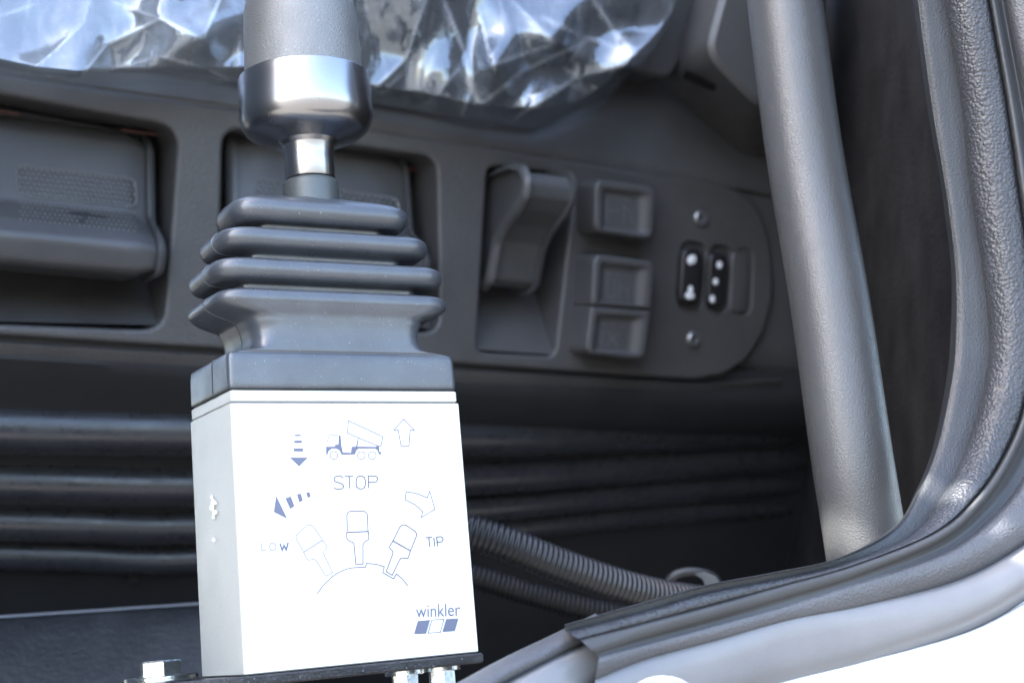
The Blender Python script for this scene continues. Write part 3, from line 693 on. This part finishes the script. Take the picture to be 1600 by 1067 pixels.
# ------------------------------------------------------------------ printing on the front face
OFF=[.00016]
def FP(px,py):
    return on_front(px,py,OFF[0])
def nxt(): OFF[0]+=.000006
def fpoly(mb,pts):
    nxt(); tr=tessellate_polygon([[Vector((x,y,0)) for x,y in pts]]); mb.add([FP(x,y) for x,y in pts],[tuple(t) for t in tr])
def fline(mb,pts,wd=1.6,closed=False):
    nxt(); ribbon_on(mb,pts,wd*1.08,lambda p:FP(p.x,p.y),closed)
def A(pts): return [(380+u/4.324,640+v/4.324) for u,v in pts]
def B(pts): return [(380+u/4.1026,810+v/4.1026) for u,v in pts]
def smooth2(pts,n=5): return [(p[0],p[1]) for p in catmull([(x,y,0) for x,y in pts],n)]
mb=MB()
fpoly(mb,A([(560,302),(560,250),(618,248),(622,236),(643,234),(645,172),(658,172),(664,240),(674,288),(728,290),(732,250),(758,248),(764,240),(774,194),(780,194),(772,248),(895,250),(905,242),(920,250),(918,282),(932,284),(932,302),(918,302),(905,272),(890,262),(780,262),(765,275),(755,302),(665,304),(648,272),(625,262),(600,262),(578,278),(570,302)]))
fline(mb,A([(565,248),(568,210),(582,172),(645,172)]),1.0)
fline(mb,A([(612,176),(612,210)]),.8)
fline(mb,A([(710,73),(705,158),(775,188),(905,242),(930,245),(943,182)]),1.3,True)
for cx in (613,798,872): fline(mb,A([(cx+26*math.cos(t),308+26*math.sin(t)) for t in [k*math.pi/10 for k in range(20)]]),1.2,True)
mb.build('truck_symbol',M['ink'],ctl,smooth=False)
mb=MB()
for q in ([(347,168),(389,168),(389,178),(347,178)],[(344,208),(396,208),(397,224),(345,224)],[(341,260),(404,260),(405,281),(341,281)],[(314,322),(438,322),(378,382)]): fpoly(mb,A(q))
mb.build('down_arrow',M['ink'],ctl,smooth=False)
mb=MB(); fline(mb,A([(1083,63),(1157,137),(1128,138),(1120,244),(1067,244),(1047,137),(1018,137)]),1.3,True); mb.build('up_arrow',M['ink'],ctl,smooth=False)
mb=MB()
for q in ([(223,580),(298,735),(207,690)],[(285,598),(322,584),(346,650),(318,670)],[(362,570),(390,566),(403,612),(380,624)],[(425,558),(448,556),(456,586),(436,594)]): fpoly(mb,A(q))
mb.build('left_arrow',M['ink'],ctl,smooth=False)
mb=MB(); fline(mb,A(smooth2([(1101,552),(1175,566),(1243,594)],3)+[(1260,548),(1295,672),(1200,728),(1214,688)]+smooth2([(1214,688),(1160,640),(1093,606)],3)[1:]),1.3,True); mb.build('right_arrow',M['ink'],ctl,smooth=False)
# lettering as single strokes
mb=MB(); w=1.7
fline(mb,A(smooth2([(678,462),(660,448),(630,448),(614,465),(622,484),(648,492),(672,504),(678,520),(664,533),(632,535),(612,524)],3)),w)
fline(mb,A([(684,449),(744,449)]),w); fline(mb,A([(716,449),(721,532)]),w)
fline(mb,A([(763,480),(768,458),(782,447),(806,447),(820,458),(826,480),(826,505),(820,524),(806,533),(784,533),(768,522),(763,505)]),w,True)
fline(mb,A([(848,530),(845,447),(892,446),(906,456),(908,472),(898,487),(848,490)]),w)
mb.build('stop_lettering',M['inkl'],ctl,smooth=False)
mb=MB(); w=1.8
fline(mb,B([(1170,122),(1212,117)]),w); fline(mb,B([(1190,120),(1196,180)]),w); fline(mb,B([(1222,120),(1228,178)]),w)
fline(mb,B([(1246,178),(1240,117),(1268,115),(1280,124),(1281,138),(1270,148),(1243,150)]),w)
mb.build('tip_lettering',M['inkl'],ctl,smooth=False)
mb=MB(); fline(mb,B([(116,152),(120,205),(150,202)]),1.6)
fline(mb,B([(168,175),(178,156),(198,155),(210,172),(208,192),(195,204),(176,202)]),1.6,True); mb.build('low_lettering',M['inkf'],ctl,smooth=False)
mb=MB(); fline(mb,B([(236,158),(250,202),(262,170),(276,200),(288,152)]),2.4); mb.build('low_lettering',M['ink'],ctl,smooth=False)
def lever_sym(head,line,low,m,wd):
    mb=MB(); fline(mb,B(head),wd); fline(mb,B(line),wd+.4); fline(mb,B(low),wd); mb.build('lever_symbol',m,ctl,smooth=False)
lever_sym([(667,80),(665,-25),(670,-38),(686,-48),(776,-48),(792,-36),(797,-22),(800,78)],[(661,88),(804,81)],[(663,88),(665,128),(680,142),(702,150),(711,165),(722,292),(768,290),(768,165),(776,150),(806,132),(803,82)],M['inkl'],1.4)
lever_sym([(962,138),(1005,52),(1022,39),(1045,42),(1102,80),(1113,97),(1110,112),(1074,202)],[(957,140),(1075,206)],[(960,142),(938,178),(942,192),(960,208),(960,222),(917,338),(955,362),(1003,262),(1015,250),(1055,255),(1072,208)],M['inkl'],1.5)
lever_sym([(386,208),(340,130),(338,112),(350,94),(405,45),(428,38),(452,50),(506,132)],[(384,217),(512,135)],[(510,138),(537,175),(535,190),(515,212),(516,226),(573,345),(532,368),(468,268),(455,258),(418,265),(404,252),(390,220)],M['inkf'],1.4)
mb=MB(); fline(mb,B(smooth2([(473,482),(520,420),(590,358),(680,318),(785,310)],6)+[(790,286)]+smooth2([(790,286),(850,291),(905,307)],4)[1:]+[(895,345),(965,385),(982,353)]+smooth2([(982,353),(1020,385),(1056,430)],3)[1:]),1.4); mb.build('quadrant_arc',M['inkl'],ctl,smooth=False)
mb=MB()
for q in ([(1120,655),(1198,648),(1172,735),(1095,738)],[(1302,642),(1380,638),(1357,718),(1277,725)]): fpoly(mb,B(q))
fline(mb,B([(1210,648),(1287,643),(1264,727),(1186,732)]),1.1,True); mb.build('logo_blocks',M['ink'],ctl,smooth=False)
tcu=bpy.data.curves.new('t','FONT'); tcu.body='winkler'; tcu.size=1; tcu.resolution_u=4; tob=bpy.data.objects.new('t',tcu); sc.collection.objects.link(tob)
bpy.context.view_layer.update(); tme=bpy.data.meshes.new_from_object(tob.evaluated_get(bpy.context.evaluated_depsgraph_get()))
vs=[v.co.copy() for v in tme.vertices]; x0=min(v.x for v in vs); x1=max(v.x for v in vs); y1=max(v.y for v in vs)
nxt(); o0=B([(1108,634)])[0]; o1=B([(1392,620)])[0]; hgt=20.0
mb=MB(); mb.add([FP(o0[0]+(v.x-x0)/(x1-x0)*(o1[0]-o0[0])-v.y/y1*hgt*.02, o0[1]+(v.x-x0)/(x1-x0)*(o1[1]-o0[1])-v.y/y1*hgt) for v in vs],[tuple(p.vertices) for p in tme.polygons])
mb.build('logo_lettering',M['ink'],ctl,smooth=False); bpy.data.objects.remove(tob)
# paint chips on the side
mb=MB(); rnd=random.Random(3)
for cx,cy,r in ((331,777,3),(334,785,5),(331,793,4),(335,800,5),(333,808,3),(334,843,3)):
    OFF[0]+=.000006; pts=[(cx+r*rnd.uniform(.5,1.1)*math.cos(t),cy+r*1.3*rnd.uniform(.5,1.1)*math.sin(t)) for t in [k*math.pi/5 for k in range(10)]]
    mb.add([on_side(x,y,OFF[0]) for x,y in pts],[tuple(range(10))])
mb.build('paint_chips',M['white'],ctl,smooth=False)
# ------------------------------------------------------------------ mounting plate and bolts
mp=thing('mounting_plate',(CX,CY,-BH-.004),'black painted steel bracket plate carrying the control box, with zinc bolts','bracket plate')
mb=MB(); zt=-BH-.0003; zb=zt-.0034; R=[]
P=rpoly([(-.045,.012),(-.001,-.0012),(BW+.0012,-.0014),(BW+.0012,BD+.01),(-.045,BD+.02)],.0012,3)
for d,z in ((.0006,zb),(0,zb+.0006),(0,zt-.0006),(.0006,zt)): R.append([Vector((x,y,z)) for x,y in inset(P,d)])
mb.loft(R).build('plate',M['blackpaint'],mp,ang=40)
def hexbolt(cx,cy,z,h,r,wr,up=1,rot=0):
    b=lathe(MB(),[(wr*.5,z),(wr,z),(wr,z+up*.0014),(wr*.96,z+up*.0017),(wr*.5,z+up*.0017)],cx,cy,32).build('washer',M['zinc'],mp)
    mb=MB(); R=[]
    for f,zz in ((1,.0017),(1,.0017+h*.88),(.93,.0017+h),(.8,.0017+h)):
        R.append([Vector((cx+r*f*math.cos(rot+k*math.pi/3),cy+r*f*math.sin(rot+k*math.pi/3),z+up*zz)) for k in range(6)])
    mb.loft(R).build('hex_head',M['zinc'],mp,smooth=False)
def atz(px,z,py=1060):
    # point of the plate top seen in column px at the depth given by zz
    return None
# left bolt: stand it on the plate where it is seen
q=at(252,1060,.515); hexbolt(q.x,q.y,zt,.0052,.0075,.0128,1,.35)
for px,zz in ((632,.50),(690,.508)):
    q=at(px,1050,zz); hexbolt(q.x,q.y,zb,.006,.0048,.0068,-1,.2)
